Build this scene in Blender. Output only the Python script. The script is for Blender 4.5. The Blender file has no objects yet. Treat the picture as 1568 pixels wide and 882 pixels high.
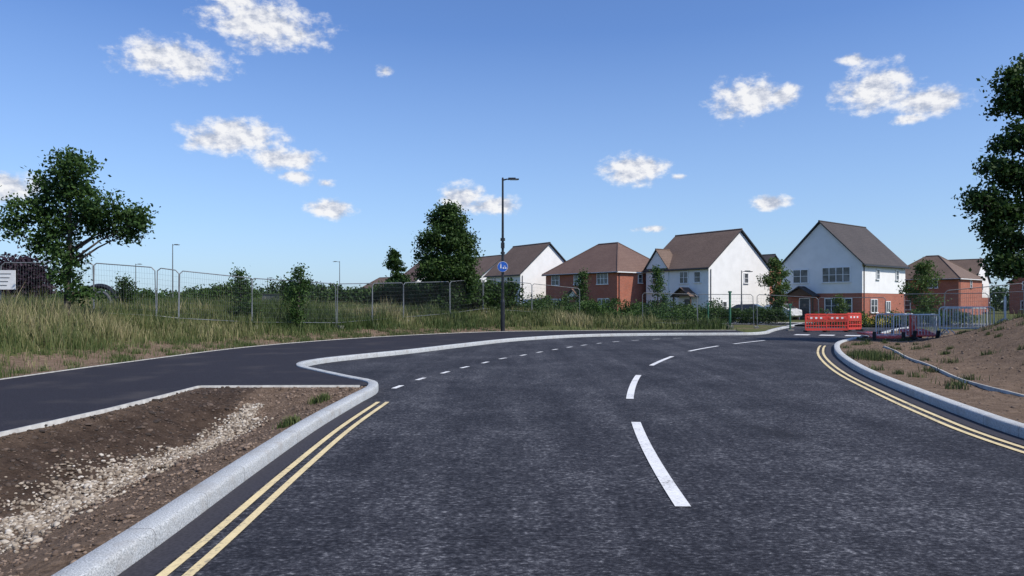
import bpy, math, random
import numpy as np
from mathutils import Vector, Matrix
from mathutils.geometry import tessellate_polygon
random.seed(7); rng=np.random.default_rng(7)
scene=bpy.context.scene
COL=scene.collection
def rad(a): return math.radians(a)

# ------------------------------------------------------------------ node helpers
def newmat(name):
    m=bpy.data.materials.new(name); m.use_nodes=True
    nt=m.node_tree; b=nt.nodes['Principled BSDF']
    return m,nt,b
def ramp(nt,src,stops):
    r=nt.nodes.new('ShaderNodeValToRGB')
    el=r.color_ramp.elements
    while len(el)<len(stops): el.new(0.5)
    for e,(p,c) in zip(el,stops):
        e.position=p; e.color=(c[0],c[1],c[2],1) if hasattr(c,'__len__') else (c,c,c,1)
    nt.links.new(src,r.inputs['Fac']); return r.outputs['Color']
def noise(nt,vec,scale,detail=4,rough=0.55):
    n=nt.nodes.new('ShaderNodeTexNoise'); n.inputs['Scale'].default_value=scale
    n.inputs['Detail'].default_value=detail; n.inputs['Roughness'].default_value=rough
    if vec is not None: nt.links.new(vec,n.inputs['Vector'])
    return n.outputs['Fac']
def mapping(nt,vec,sc,loc=(0,0,0)):
    mp=nt.nodes.new('ShaderNodeMapping'); mp.inputs['Scale'].default_value=sc; mp.inputs['Location'].default_value=loc
    nt.links.new(vec,mp.inputs['Vector']); return mp.outputs[0]
def mixc(nt,f,a,b,mode='MIX'):
    m=nt.nodes.new('ShaderNodeMix'); m.data_type='RGBA'; m.blend_type=mode
    for s,v in ((m.inputs[0],f),(m.inputs[6],a),(m.inputs[7],b)):
        if isinstance(v,(int,float)): s.default_value=v
        elif isinstance(v,tuple): s.default_value=(v[0],v[1],v[2],1)
        else: nt.links.new(v,s)
    return m.outputs[2]
def math_(nt,op,a,b=None,clamp=False):
    m=nt.nodes.new('ShaderNodeMath'); m.operation=op; m.use_clamp=clamp
    for i,v in enumerate((a,b)):
        if v is None: continue
        if isinstance(v,(int,float)): m.inputs[i].default_value=v
        else: nt.links.new(v,m.inputs[i])
    return m.outputs[0]
def bump(nt,b,h,strength,dist):
    n=nt.nodes.new('ShaderNodeBump'); n.inputs['Strength'].default_value=strength; n.inputs['Distance'].default_value=dist
    nt.links.new(h,n.inputs['Height']); nt.links.new(n.outputs[0],b.inputs['Normal'])
def objco(nt): 
    return nt.nodes.new('ShaderNodeTexCoord').outputs['Object']
def simple(name,c1,c2=None,scale=5,rough=0.7,bs=0,bd=0.01,metal=0,detail=4):
    m,nt,b=newmat(name)
    if c2 is None: c2=tuple(x*0.8 for x in c1)
    f=noise(nt,objco(nt),scale,detail)
    nt.links.new(ramp(nt,f,[(0.35,c1),(0.65,c2)]),b.inputs['Base Color'])
    b.inputs['Roughness'].default_value=rough; b.inputs['Metallic'].default_value=metal
    if bs: bump(nt,b,f,bs,bd)
    return m

# ---- materials
def make_road():
    m,nt,b=newmat('road_asphalt'); co=objco(nt)
    st=mapping(nt,co,(0.8,1.1,1))
    f1=noise(nt,st,30,3,0.65); fA=noise(nt,st,10,4,0.7); f2=noise(nt,co,0.42,4,0.6); f3=noise(nt,co,120,2,0.6)
    f4=noise(nt,mapping(nt,co,(1.6,0.14,1)),1.0,4,0.6); f5=noise(nt,co,1.7,3,0.6)
    s=math_(nt,'ADD',math_(nt,'MULTIPLY',f1,0.50),math_(nt,'MULTIPLY',fA,0.32))
    s=math_(nt,'ADD',s,math_(nt,'MULTIPLY',f3,0.18))
    for q,a in ((f2,.15),(f4,.15),(f5,.08)): s=math_(nt,'ADD',s,math_(nt,'MULTIPLY',math_(nt,'SUBTRACT',q,0.5),a))
    c=ramp(nt,s,[(0.37,(0.006,0.006,0.009)),(0.475,(0.020,0.0205,0.026)),(0.55,(0.052,0.053,0.062)),(0.65,(0.21,0.21,0.22))])
    v=nt.nodes.new('ShaderNodeVectorMath'); v.operation='DISTANCE'; nt.links.new(mapping(nt,co,(1,.6,1)),v.inputs[0]); v.inputs[1].default_value=(3.3,5.46,0)
    sp=ramp(nt,math_(nt,'ADD',v.outputs['Value'],math_(nt,'MULTIPLY',f5,.5)),[(0.32,0.75),(0.62,0)])
    nt.links.new(mixc(nt,sp,c,(0.012,0.012,0.015)),b.inputs['Base Color']); b.inputs['Roughness'].default_value=0.85
    b.inputs['Specular IOR Level'].default_value=0.22
    bump(nt,b,math_(nt,'ADD',f1,fA),0.8,0.010)
    return m
M={}
M['road']=make_road()
def make_foot():
    m,nt,b=newmat('footway_asphalt'); co=objco(nt)
    f1=noise(nt,co,60,3,0.6); f2=noise(nt,co,0.7,5,0.6)
    c=ramp(nt,f1,[(0.35,(0.011,0.011,0.015)),(0.7,(0.037,0.034,0.044))])
    d=ramp(nt,f2,[(0.52,0),(0.74,0.55)])
    nt.links.new(mixc(nt,d,c,(0.07,0.062,0.060)),b.inputs['Base Color']); b.inputs['Roughness'].default_value=0.9
    b.inputs['Specular IOR Level'].default_value=0.2
    bump(nt,b,f1,0.5,0.005); return m
M['foot']=make_foot()
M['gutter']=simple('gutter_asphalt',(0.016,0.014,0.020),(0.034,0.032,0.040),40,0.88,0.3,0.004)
def paint(name,c,dirt=(0.25,0.24,0.23)):
    m,nt,b=newmat(name); co=objco(nt)
    f=noise(nt,co,30,5,0.7); g=noise(nt,co,2,4,0.6)
    s=math_(nt,'ADD',math_(nt,'MULTIPLY',f,0.6),math_(nt,'MULTIPLY',g,0.4))
    nt.links.new(ramp(nt,s,[(0.38,dirt),(0.45,tuple(x*0.82 for x in c)),(0.6,c)]),b.inputs['Base Color'])
    b.inputs['Roughness'].default_value=0.65; bump(nt,b,f,0.5,0.005); return m
M['white']=paint('road_paint_white',(0.74,0.74,0.73))
M['yellow']=paint('road_paint_yellow',(0.72,0.58,0.31),(0.28,0.24,0.16))
def make_kerb():
    m,nt,b=newmat('granite_kerb')
    uv=nt.nodes.new('ShaderNodeUVMap'); uv.uv_map='UVMap'
    sep=nt.nodes.new('ShaderNodeSeparateXYZ'); nt.links.new(uv.outputs[0],sep.inputs[0])
    u=math_(nt,'FRACT',math_(nt,'DIVIDE',sep.outputs[0],0.915))
    j=math_(nt,'LESS_THAN',u,0.009)
    st=math_(nt,'FLOOR',math_(nt,'DIVIDE',sep.outputs[0],0.915))
    wn=nt.nodes.new('ShaderNodeTexWhiteNoise'); wn.noise_dimensions='1D'; nt.links.new(st,wn.inputs['W'])
    co=objco(nt); f=noise(nt,co,85,3,0.8); g=noise(nt,co,4,6,.65)
    c=ramp(nt,f,[(0.36,(0.17,0.18,0.185)),(0.47,(0.39,0.41,0.415)),(0.64,(0.62,0.635,0.635))])
    c=mixc(nt,math_(nt,'MULTIPLY',wn.outputs['Value'],0.2),c,(0.30,0.315,0.32))
    c=mixc(nt,ramp(nt,g,[(0.48,0),(0.70,0.5)]),c,(0.26,0.23,0.195))
    c=mixc(nt,math_(nt,'MULTIPLY',j,0.85),c,(0.10,0.10,0.10))
    nt.links.new(c,b.inputs['Base Color']); b.inputs['Roughness'].default_value=0.8
    bump(nt,b,math_(nt,'ADD',f,g),0.8,0.008); return m
M['kerb']=make_kerb()
M['edging']=simple('concrete_edging',(0.30,0.29,0.27),(0.44,0.43,0.40),8,0.85,0.3,0.004)
def make_ground():
    m,nt,b=newmat('ground_soil_and_grass'); co=objco(nt)
    at=nt.nodes.new('ShaderNodeAttribute'); at.attribute_name='zone'
    sep=nt.nodes.new('ShaderNodeSeparateColor'); nt.links.new(at.outputs['Color'],sep.inputs[0])
    f1=noise(nt,co,4,8,0.7); f2=noise(nt,co,28,5,0.7); f3=noise(nt,co,0.25,5,0.6); 
    soil=ramp(nt,f1,[(0.3,(0.085,0.054,0.035)),(0.5,(0.175,0.120,0.082)),(0.68,(0.29,0.21,0.15))])
    soil=mixc(nt,0.5,soil,ramp(nt,f2,[(0.35,(0.06,0.041,0.028)),(0.65,(0.28,0.205,0.148))]))
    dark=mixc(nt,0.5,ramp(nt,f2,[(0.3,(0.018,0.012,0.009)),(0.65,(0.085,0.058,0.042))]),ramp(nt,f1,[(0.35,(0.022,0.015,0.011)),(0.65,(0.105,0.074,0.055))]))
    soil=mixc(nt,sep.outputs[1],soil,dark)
    gr=ramp(nt,f2,[(0.3,(0.035,0.048,0.014)),(0.55,(0.078,0.095,0.030)),(0.75,(0.16,0.15,0.07))])
    gr=mixc(nt,ramp(nt,f3,[(0.4,0),(0.65,0.5)]),gr,(0.14,0.13,0.06))
    s=math_(nt,'ADD',sep.outputs[0],math_(nt,'MULTIPLY',math_(nt,'SUBTRACT',f1,0.5),1.6))
    nt.links.new(mixc(nt,ramp(nt,s,[(0.42,0),(0.58,1)]),gr,soil),b.inputs['Base Color'])
    b.inputs['Roughness'].default_value=0.95; b.inputs['Specular IOR Level'].default_value=0.1
    h=math_(nt,'ADD',f1,math_(nt,'MULTIPLY',f2,0.4)); bump(nt,b,h,1.0,0.07); return m
M['ground']=make_ground()
M['render']=simple('white_render_wall',(0.78,0.775,0.76),(0.72,0.715,0.70),1.2,0.9)
def make_brick():
    m,nt,b=newmat('red_brick_wall'); co=objco(nt)
    mp=nt.nodes.new('ShaderNodeCombineXYZ'); sp=nt.nodes.new('ShaderNodeSeparateXYZ'); nt.links.new(co,sp.inputs[0])
    nt.links.new(math_(nt,'ADD',sp.outputs[0],sp.outputs[1]),mp.inputs[0]); nt.links.new(sp.outputs[2],mp.inputs[1])
    br=nt.nodes.new('ShaderNodeTexBrick'); nt.links.new(mp.outputs[0],br.inputs['Vector'])
    br.inputs['Scale'].default_value=1; br.inputs['Brick Width'].default_value=0.225; br.inputs['Row Height'].default_value=0.075
    br.inputs['Mortar Size'].default_value=0.008
    br.inputs['Color1'].default_value=(0.40,0.095,0.045,1); br.inputs['Color2'].default_value=(0.27,0.068,0.038,1); br.inputs['Mortar'].default_value=(0.34,0.25,0.20,1)
    f=noise(nt,co,0.9,4)
    nt.links.new(mixc(nt,ramp(nt,f,[(0.4,0),(0.7,0.35)]),br.outputs['Color'],(0.22,0.06,0.035)),b.inputs['Base Color'])
    b.inputs['Roughness'].default_value=0.9; return m
M['brick']=make_brick()
def make_roof(name,c1,c2):
    m,nt,b=newmat(name); co=objco(nt)
    sp=nt.nodes.new('ShaderNodeSeparateXYZ'); nt.links.new(co,sp.inputs[0])
    rows=math_(nt,'FRACT',math_(nt,'MULTIPLY',sp.outputs[2],5.2))
    f=noise(nt,co,7,4,0.7); g=noise(nt,co,0.6,3)
    c=ramp(nt,math_(nt,'ADD',math_(nt,'MULTIPLY',f,0.7),math_(nt,'MULTIPLY',g,0.3)),[(0.38,c1),(0.62,c2)])
    c=mixc(nt,ramp(nt,rows,[(0.0,0.55),(0.25,0)]),c,tuple(x*0.4 for x in c1))
    nt.links.new(c,b.inputs['Base Color']); b.inputs['Roughness'].default_value=0.85
    bump(nt,b,rows,0.5,0.03); return m
M['roof_brown']=make_roof('brown_roof_tiles',(0.105,0.068,0.05),(0.175,0.118,0.09))
M['roof_dark']=make_roof('dark_roof_tiles',(0.036,0.030,0.030),(0.068,0.056,0.054))
M['roof_red']=make_roof('red_brown_roof_tiles',(0.11,0.062,0.048),(0.17,0.105,0.08))
M['upvc']=simple('white_window_frame',(0.80,0.80,0.79),(0.74,0.74,0.74),3,0.4)
m,nt,b=newmat('window_glass'); f=noise(nt,objco(nt),0.9,3)
nt.links.new(ramp(nt,f,[(0.4,(0.02,0.025,0.03)),(0.65,(0.13,0.14,0.15))]),b.inputs['Base Color']); b.inputs['Roughness'].default_value=0.07
M['glass']=m
M['dark']=simple('dark_painted_trim',(0.02,0.02,0.022),(0.035,0.035,0.036),4,0.5)
M['door']=simple('painted_door',(0.05,0.06,0.07),(0.035,0.045,0.05),3,0.4)
M['timber']=simple('brown_timber',(0.10,0.06,0.035),(0.07,0.04,0.025),6,0.8)
M['steel']=simple('galvanised_steel',(0.25,0.26,0.27),(0.17,0.18,0.185),12,0.5,metal=0.5)
M['barrier_steel']=simple('bright_galvanised_steel',(0.66,0.67,0.68),(0.55,0.56,0.57),12,0.45,metal=0.1)
M['fence_wire']=simple('fence_wire',(0.20,0.21,0.21),(0.15,0.16,0.16),12,0.6,metal=0.3)
M['post_black']=simple('black_lamp_paint',(0.012,0.012,0.014),(0.022,0.022,0.025),6,0.4)
M['grey_post']=simple('grey_lamp_steel',(0.12,0.125,0.125),(0.09,0.095,0.10),6,0.5)
M['green_paint']=simple('green_post_paint',(0.02,0.14,0.08),(0.03,0.10,0.06),8,0.6)
M['red_plastic']=simple('red_barrier_plastic',(0.66,0.05,0.035),(0.5,0.06,0.045),4,0.45)
M['white_refl']=simple('white_reflective_strip',(0.8,0.8,0.8),(0.7,0.7,0.7),9,0.35)
M['blue_sign']=simple('blue_sign_face',(0.02,0.12,0.5),(0.02,0.10,0.42),5,0.4)
M['concrete']=simple('concrete_block',(0.25,0.24,0.22),(0.18,0.175,0.16),9,0.9,0.4,0.01)
M['tyre']=simple('tyre_rubber',(0.02,0.02,0.02),(0.03,0.03,0.03),9,0.9)
M['car_dark']=simple('dark_car_paint',(0.03,0.035,0.045),(0.035,0.04,0.05),2,0.25)
M['car_silver']=simple('silver_car_paint',(0.62,0.63,0.64),(0.58,0.59,0.6),2,0.3)
M['lamp_red']=simple('red_lamp',(0.5,0.02,0.02),(0.4,0.02,0.02),3,0.3)
M['bark']=simple('tree_bark',(0.045,0.035,0.028),(0.09,0.075,0.06),14,0.95,0.8,0.02)
def stone(name,cs):
    m,nt,b=newmat(name)
    at=nt.nodes.new('ShaderNodeAttribute'); at.attribute_name='tint'
    sep=nt.nodes.new('ShaderNodeSeparateColor'); nt.links.new(at.outputs['Color'],sep.inputs[0])
    nt.links.new(ramp(nt,sep.outputs[0],cs),b.inputs['Base Color']); b.inputs['Roughness'].default_value=0.9; return m
M['gravel']=stone('gravel_stones',[(0,(0.10,0.078,0.058)),(0.35,(0.22,0.175,0.13)),(0.75,(0.36,0.305,0.235)),(1,(0.52,0.48,0.42))])
M['clod']=stone('soil_clods',[(0,(0.055,0.036,0.024)),(0.5,(0.14,0.096,0.067)),(1,(0.25,0.182,0.133))])
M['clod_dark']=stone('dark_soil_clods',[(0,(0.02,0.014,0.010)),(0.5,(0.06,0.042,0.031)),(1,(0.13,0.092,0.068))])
def leafmat(name,cs,trans=0.3):
    m,nt,b=newmat(name)
    at=nt.nodes.new('ShaderNodeAttribute'); at.attribute_name='tint'
    sep=nt.nodes.new('ShaderNodeSeparateColor'); nt.links.new(at.outputs['Color'],sep.inputs[0])
    c=ramp(nt,sep.outputs[0],cs)
    nt.links.new(c,b.inputs['Base Color']); b.inputs['Roughness'].default_value=0.6; b.inputs['Specular IOR Level'].default_value=0.25
    if trans:
        t=nt.nodes.new('ShaderNodeBsdfTranslucent'); nt.links.new(c,t.inputs['Color'])
        mx=nt.nodes.new('ShaderNodeMixShader'); mx.inputs[0].default_value=trans
        nt.links.new(b.outputs[0],mx.inputs[1]); nt.links.new(t.outputs[0],mx.inputs[2])
        nt.links.new(mx.outputs[0],nt.nodes['Material Output'].inputs['Surface'])
    return m
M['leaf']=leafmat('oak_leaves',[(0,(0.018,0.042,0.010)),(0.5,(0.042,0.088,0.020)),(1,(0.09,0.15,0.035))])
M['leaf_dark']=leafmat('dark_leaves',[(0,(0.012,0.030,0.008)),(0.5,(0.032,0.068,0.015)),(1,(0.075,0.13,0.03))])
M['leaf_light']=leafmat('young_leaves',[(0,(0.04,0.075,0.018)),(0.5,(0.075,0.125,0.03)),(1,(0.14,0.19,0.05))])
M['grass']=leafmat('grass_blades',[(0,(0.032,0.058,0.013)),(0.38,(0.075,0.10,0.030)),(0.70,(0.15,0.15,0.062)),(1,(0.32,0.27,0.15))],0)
M['purple_leaf']=leafmat('copper_leaves',[(0,(0.012,0.007,0.012)),(1,(0.04,0.022,0.035))],0)
M['flower']=leafmat('yellow_flowers',[(0,(0.5,0.38,0.03)),(1,(0.75,0.6,0.08))],0)

# ------------------------------------------------------------------ mesh helpers
class MB:
    def __init__(s): s.v=[];s.f=[];s.m=[];s.mats=[]
    def mi(s,mat):
        if mat not in s.mats: s.mats.append(mat)
        return s.mats.index(mat)
    def add(s,vs,fs,mat):
        o=len(s.v); s.v+= [tuple(v) for v in vs]; i=s.mi(mat)
        for f in fs: s.f.append(tuple(o+k for k in f)); s.m.append(i)
    def box(s,c,sz,mat,rz=0,Mx=None):
        x,y,z=[k/2 for k in sz]
        R=Matrix.Rotation(rz,3,'Z')
        vs=[]
        for dx in(-x,x):
            for dy in(-y,y):
                for dz in(-z,z):
                    v=Vector((dx,dy,dz)); v=(Mx@v) if Mx is not None else R@v
                    vs.append(v+Vector(c))
        s.add(vs,[(0,1,3,2),(4,6,7,5),(0,4,5,1),(2,3,7,6),(0,2,6,4),(1,5,7,3)],mat)
    def cyl(s,p0,p1,r0,r1=None,mat=None,n=8,caps=True):
        if r1 is None: r1=r0
        p0=Vector(p0);p1=Vector(p1); d=(p1-p0)
        if d.length<1e-6: return
        d.normalize(); a=d.orthogonal().normalized(); b=d.cross(a)
        vs=[]
        for p,r in((p0,r0),(p1,r1)):
            for k in range(n):
                t=2*math.pi*k/n; vs.append(p+a*math.cos(t)*r+b*math.sin(t)*r)
        fs=[(k,(k+1)%n,n+(k+1)%n,n+k) for k in range(n)]
        if caps: fs+= [tuple(range(n-1,-1,-1)),tuple(range(n,2*n))]
        s.add(vs,fs,mat)
    def tube(s,pts,r,mat,n=6):
        for a,b in zip(pts[:-1],pts[1:]): s.cyl(a,b,r,r,mat,n)
    def obj(s,name,parent=None,loc=None,rz=0,smooth=False):
        me=bpy.data.meshes.new(name); me.from_pydata(s.v,[],s.f)
        for k in s.mats: me.materials.append(k)
        me.polygons.foreach_set('material_index',s.m)
        if smooth: me.polygons.foreach_set('use_smooth',[True]*len(s.f))
        me.update(); o=bpy.data.objects.new(name,me); COL.objects.link(o)
        if parent: o.parent=parent
        if loc: o.location=loc
        if rz: o.rotation_euler=(0,0,rz)
        return o
def empty(name,loc=(0,0,0),rz=0):
    e=bpy.data.objects.new(name,None); e.empty_display_size=0.3; COL.objects.link(e); e.location=loc; e.rotation_euler=(0,0,rz); return e
def npmesh(name,V,F,mat,tint=None,parent=None,attr='tint'):
    me=bpy.data.meshes.new(name); V=np.asarray(V,dtype=np.float32)
    F=np.asarray(F,dtype=np.int32); k=F.shape[1]
    me.vertices.add(len(V)); me.vertices.foreach_set('co',V.ravel())
    me.loops.add(F.size); me.loops.foreach_set('vertex_index',F.ravel())
    me.polygons.add(len(F)); me.polygons.foreach_set('loop_start',np.arange(0,F.size,k,dtype=np.int32))
    me.polygons.foreach_set('loop_total',np.full(len(F),k,dtype=np.int32))
    me.update(calc_edges=True)
    if tint is not None:
        a=me.color_attributes.new(attr,'FLOAT_COLOR','POINT')
        c=np.ones((len(V),4),dtype=np.float32)
        if tint.ndim==1: c[:,0]=tint;c[:,1]=tint;c[:,2]=tint
        else: c[:,:tint.shape[1]]=tint
        a.data.foreach_set('color',c.ravel())
    me.materials.append(mat)
    o=bpy.data.objects.new(name,me); COL.objects.link(o)
    if parent: o.parent=parent
    return o
def catmull(P,step=0.3):
    P=[np.array(p,float) for p in P]
    Q=[2*P[0]-P[1]]+P+[2*P[-1]-P[-2]]; out=[]
    for i in range(len(P)-1):
        p0,p1,p2,p3=Q[i:i+4]
        n=max(2,min(60,int(np.linalg.norm(p2-p1)/step)))
        t0=0;t1=t0+np.linalg.norm(p1-p0)**.5;t2=t1+np.linalg.norm(p2-p1)**.5;t3=t2+np.linalg.norm(p3-p2)**.5
        for k in range(n):
            t=t1+(t2-t1)*k/n
            A1=(t1-t)/(t1-t0)*p0+(t-t0)/(t1-t0)*p1
            A2=(t2-t)/(t2-t1)*p1+(t-t1)/(t2-t1)*p2
            A3=(t3-t)/(t3-t2)*p2+(t-t2)/(t3-t2)*p3
            B1=(t2-t)/(t2-t0)*A1+(t-t0)/(t2-t0)*A2
            B2=(t3-t)/(t3-t1)*A2+(t-t1)/(t3-t1)*A3
            out.append((t2-t)/(t2-t1)*B1+(t-t1)/(t2-t1)*B2)
    out.append(P[-1]); return np.array(out)
def normals(L):
    d=np.gradient(L,axis=0); d/=np.linalg.norm(d,axis=1)[:,None]+1e-9
    return np.stack([-d[:,1],d[:,0]],1) # left normal
def offset(L,o): return L+normals(L)*o
def sweep(name,L,prof,mat,uv=True):
    nrm=normals(L); k=len(prof); V=[];F=[]
    for i,(p,n) in enumerate(zip(L,nrm)):
        for o,z in prof: V.append((p[0]+n[0]*o,p[1]+n[1]*o,z))
    for i in range(len(L)-1):
        for j in range(k-1):
            F.append((i*k+j,(i+1)*k+j,(i+1)*k+j+1,i*k+j+1))
    o=npmesh(name,V,F,mat); me=o.data
    s=np.concatenate([[0],np.cumsum(np.linalg.norm(np.diff(L,axis=0),axis=1))])
    u=me.uv_layers.new(name='UVMap'); idx=np.array(F).ravel()
    uvs=np.stack([s[idx//k],(idx%k).astype(float)],1).astype(np.float32)
    u.data.foreach_set('uv',uvs.ravel())
    return o
def polysheet(name,P,z,mat):
    pts=[Vector((p[0],p[1],0)) for p in P]
    tr=tessellate_polygon([pts])
    V=np.array([(p[0],p[1],z) for p in P]); F=[]
    for t in tr:
        a,b,c=[V[i] for i in t]
        cr=(b[0]-a[0])*(c[1]-a[1])-(b[1]-a[1])*(c[0]-a[0])
        F.append(tuple(t) if cr>0 else (t[0],t[2],t[1]))
    return npmesh(name,V,F,mat)
def inpoly(X,Y,P):
    ins=np.zeros(X.shape,bool); n=len(P)
    for i in range(n):
        x1,y1=P[i];x2,y2=P[(i+1)%n]
        if y1==y2: continue
        c=((y1>Y)!=(y2>Y))&(X<(x2-x1)*(Y-y1)/(y2-y1)+x1); ins^=c
    return ins
def distseg(X,Y,L,closed=False):
    d=np.full(X.shape,1e9); n=len(L)
    for i in range(n if closed else n-1):
        a=L[i];b=L[(i+1)%n]; ab=b-a; q=ab@ab+1e-12
        t=np.clip(((X-a[0])*ab[0]+(Y-a[1])*ab[1])/q,0,1)
        d=np.minimum(d,(X-a[0]-t*ab[0])**2+(Y-a[1]-t*ab[1])**2)
    return np.sqrt(d)
def sstep(a,b,x):
    t=np.clip((x-a)/(b-a),0,1); return t*t*(3-2*t)
def vnoise(X,Y,sc,seed=0):
    r=np.random.default_rng(seed).random((64,64)); x=np.asarray(X)*sc; y=np.asarray(Y)*sc
    xi=np.floor(x).astype(int); yi=np.floor(y).astype(int); fx=x-xi; fy=y-yi
    fx=fx*fx*(3-2*fx); fy=fy*fy*(3-2*fy)
    g=lambda i,j: r[(xi+i)%64,(yi+j)%64]
    return (g(0,0)*(1-fx)+g(1,0)*fx)*(1-fy)+(g(0,1)*(1-fx)+g(1,1)*fx)*fy
def fbm(X,Y,sc,seed=0,o=4):
    s=0;a=1;t=0
    for k in range(o): s=s+a*vnoise(X,Y,sc*2**k,seed+k); t+=a; a*=.5
    return s/t

# ------------------------------------------------------------------ layout lines
KL=catmull([(-2.9,-40),(-2.5,-10),(-2.32,0),(-2.32,4.3),(-2.42,7),(-2.48,9.5),(-2.44,12),(-2.42,13.3),(-2.62,14.2),(-3.25,15.1),(-4.2,16.5),(-4.95,17.7),(-5.2,18.7),(-5.0,20.0),(-4.4,21.4),(-3.3,23.6),(-1.9,27),(.46,32),(3.67,35.6),(7.05,36.9),(10.3,37.3),(12.2,37.7),(13.4,39),(14.8,42),(17.8,48),(22,56)])
KR=catmull([(4.6,-40),(5.5,-10),(5.75,0),(5.85,5),(6.06,8.75),(6.38,10.5),(6.93,12.9),(7.94,16.8),(9.43,21.3),(10.8,24.8),(12.6,28.7),(14.8,32.2),(17.9,36.5),(21.5,42),(27,50)])
ROAD=np.concatenate([KL,KR[::-1]])
nose_i=int(np.argmin(np.hypot(KL[:,0]+2.44,KL[:,1]-13.3)))
KLo=offset(KL,0.16)
end_i=int(np.argmin(np.hypot(KL[:,0]-12.2,KL[:,1]-37.7)))
near=catmull([(-6.5,-40),(-6.05,0),(-5.9,8.5),(-5.72,10.5),(-5.66,13.35)],1.0)
far=catmull([(12.6,41.6),(8,41.3),(4.1,41),(-.5,39.6),(-5.5,34),(-8.9,26.2),(-9.8,18.9),(-10.05,14.6),(-10.3,5),(-10.8,-40)],0.6)
FOOT=np.concatenate([near,[(-2.75,13.42)],KLo[nose_i+1:end_i+1],far])
# ------------------------------------------------------------------ ground
def height(X,Y):
    inr=inpoly(X,Y,ROAD); dr=distseg(X,Y,ROAD,True); inf=inpoly(X,Y,FOOT); df=distseg(X,Y,FOOT,True)
    nz=fbm(X,Y,0.5,3); nf=fbm(X,Y,3.0,9)
    z=np.full(X.shape,0.09)
    farx=np.interp(Y,far[::-1][:,1],far[::-1][:,0])
    beyond=(~inf)&(~inr)&(((X<farx)&(Y<39))|((Y>=33)&(X<13)&(X<np.interp(Y,[33,39.6,41,60],[-5,0,13,16]))))
    mask=1-sstep(-3,11,X)
    pl=sstep(0.2,6.5,df)*(0.95*mask)+0.12*(nz-.5)*sstep(.3,2,df)+.05*(nf-.5)*sstep(.1,.5,df)
    z=np.where(beyond,z+pl,z)
    sw=(X>-6.4)&(X<-2.4)&(Y<13.5)&(~inf)&(~inr)
    nx=np.interp(Y,near[:,1],near[:,0])
    kx=np.interp(Y,KL[:nose_i+1,1],KLo[:nose_i+1,0])
    t=(X-nx)/(kx-nx+1e-6)
    prof=np.interp(t,[0,0.04,0.12,0.30,0.38,0.52,0.66,0.93,1.0],[0.0,-0.03,-0.16,-0.46,-0.50,-0.48,-0.32,-0.04,-0.015])
    fade=1-sstep(10.8,13.35,Y)
    z=np.where(sw,0.09+prof*fade+0.13*(nf-.5)*sstep(0,.3,df)*sstep(0.15,.4,dr),z)
    rx=np.interp(Y,KR[:,1],KR[:,0]); right=(~inr)&(X>rx-0.05)&(Y<48)
    m=0.07+sstep(2.2,7.5,dr)*1.3*(1-sstep(27,40,Y))+0.16*(nz-.5)*sstep(.3,1.5,dr)+0.08*(nf-.5)*sstep(.2,1,dr)
    z=np.where(right,m,z)
    z=np.where(inf&~inr,np.where(df<0.08,0.075,0.0),z)
    z=np.where(inr,-0.12,z); z=np.where((~inr)&(dr<0.1),np.minimum(z,0.0),z)
    return z,inr,dr,inf,df,beyond,sw,right,t,nz
def axis(lo,a,b,hi,st):
    mid=np.arange(a,b+1e-6,st); l=[];s=st;x=a
    while x>lo: s*=1.22; x-=s; l.append(x)
    r=[];s=st;x=b
    while x<hi: s*=1.22; x+=s; r.append(x)
    return np.array(l[::-1]+list(mid)+r)
xs=axis(-3500,-13,16,3500,0.13); ys=axis(-3500,3,42,3500,0.15)
GX,GY=np.meshgrid(xs,ys)
z,inr,dr,inf,df,beyond,sw,right,tt,nz=height(GX,GY)
n1=fbm(GX,GY,0.35,21)
soil=np.zeros(GX.shape)
soil=np.where(sw,1.3,soil)
soil=np.where(beyond,(1-sstep(0.9,3.6,df+2.2*(n1-.5)))*0.95+0.2*(n1>.6),soil)
soil=np.where(right,1.15-sstep(5.5,8.6,dr+3*(n1-.5))*1.1,soil)
soil=np.where(inf|inr,1,soil)
soil=np.where((GY>41)&(GX>-2)&(GX<30)&(GY<60)&~inr,0.35+0.6*(n1-.5),soil)
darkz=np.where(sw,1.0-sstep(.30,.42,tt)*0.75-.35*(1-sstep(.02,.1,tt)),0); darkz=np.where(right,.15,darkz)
nx_,ny_=len(xs),len(ys)
V=np.stack([GX.ravel(),GY.ravel(),z.ravel()],1)
ii=np.arange(nx_*ny_).reshape(ny_,nx_)
F=np.stack([ii[:-1,:-1].ravel(),ii[:-1,1:].ravel(),ii[1:,1:].ravel(),ii[1:,:-1].ravel()],1)
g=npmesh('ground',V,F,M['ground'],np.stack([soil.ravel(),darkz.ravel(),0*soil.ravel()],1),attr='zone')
g.data.polygons.foreach_set('use_smooth',np.ones(len(F),bool))
def gz(x,y):
    return float(height(np.array([[float(x)]]),np.array([[float(y)]]))[0][0,0])

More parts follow.
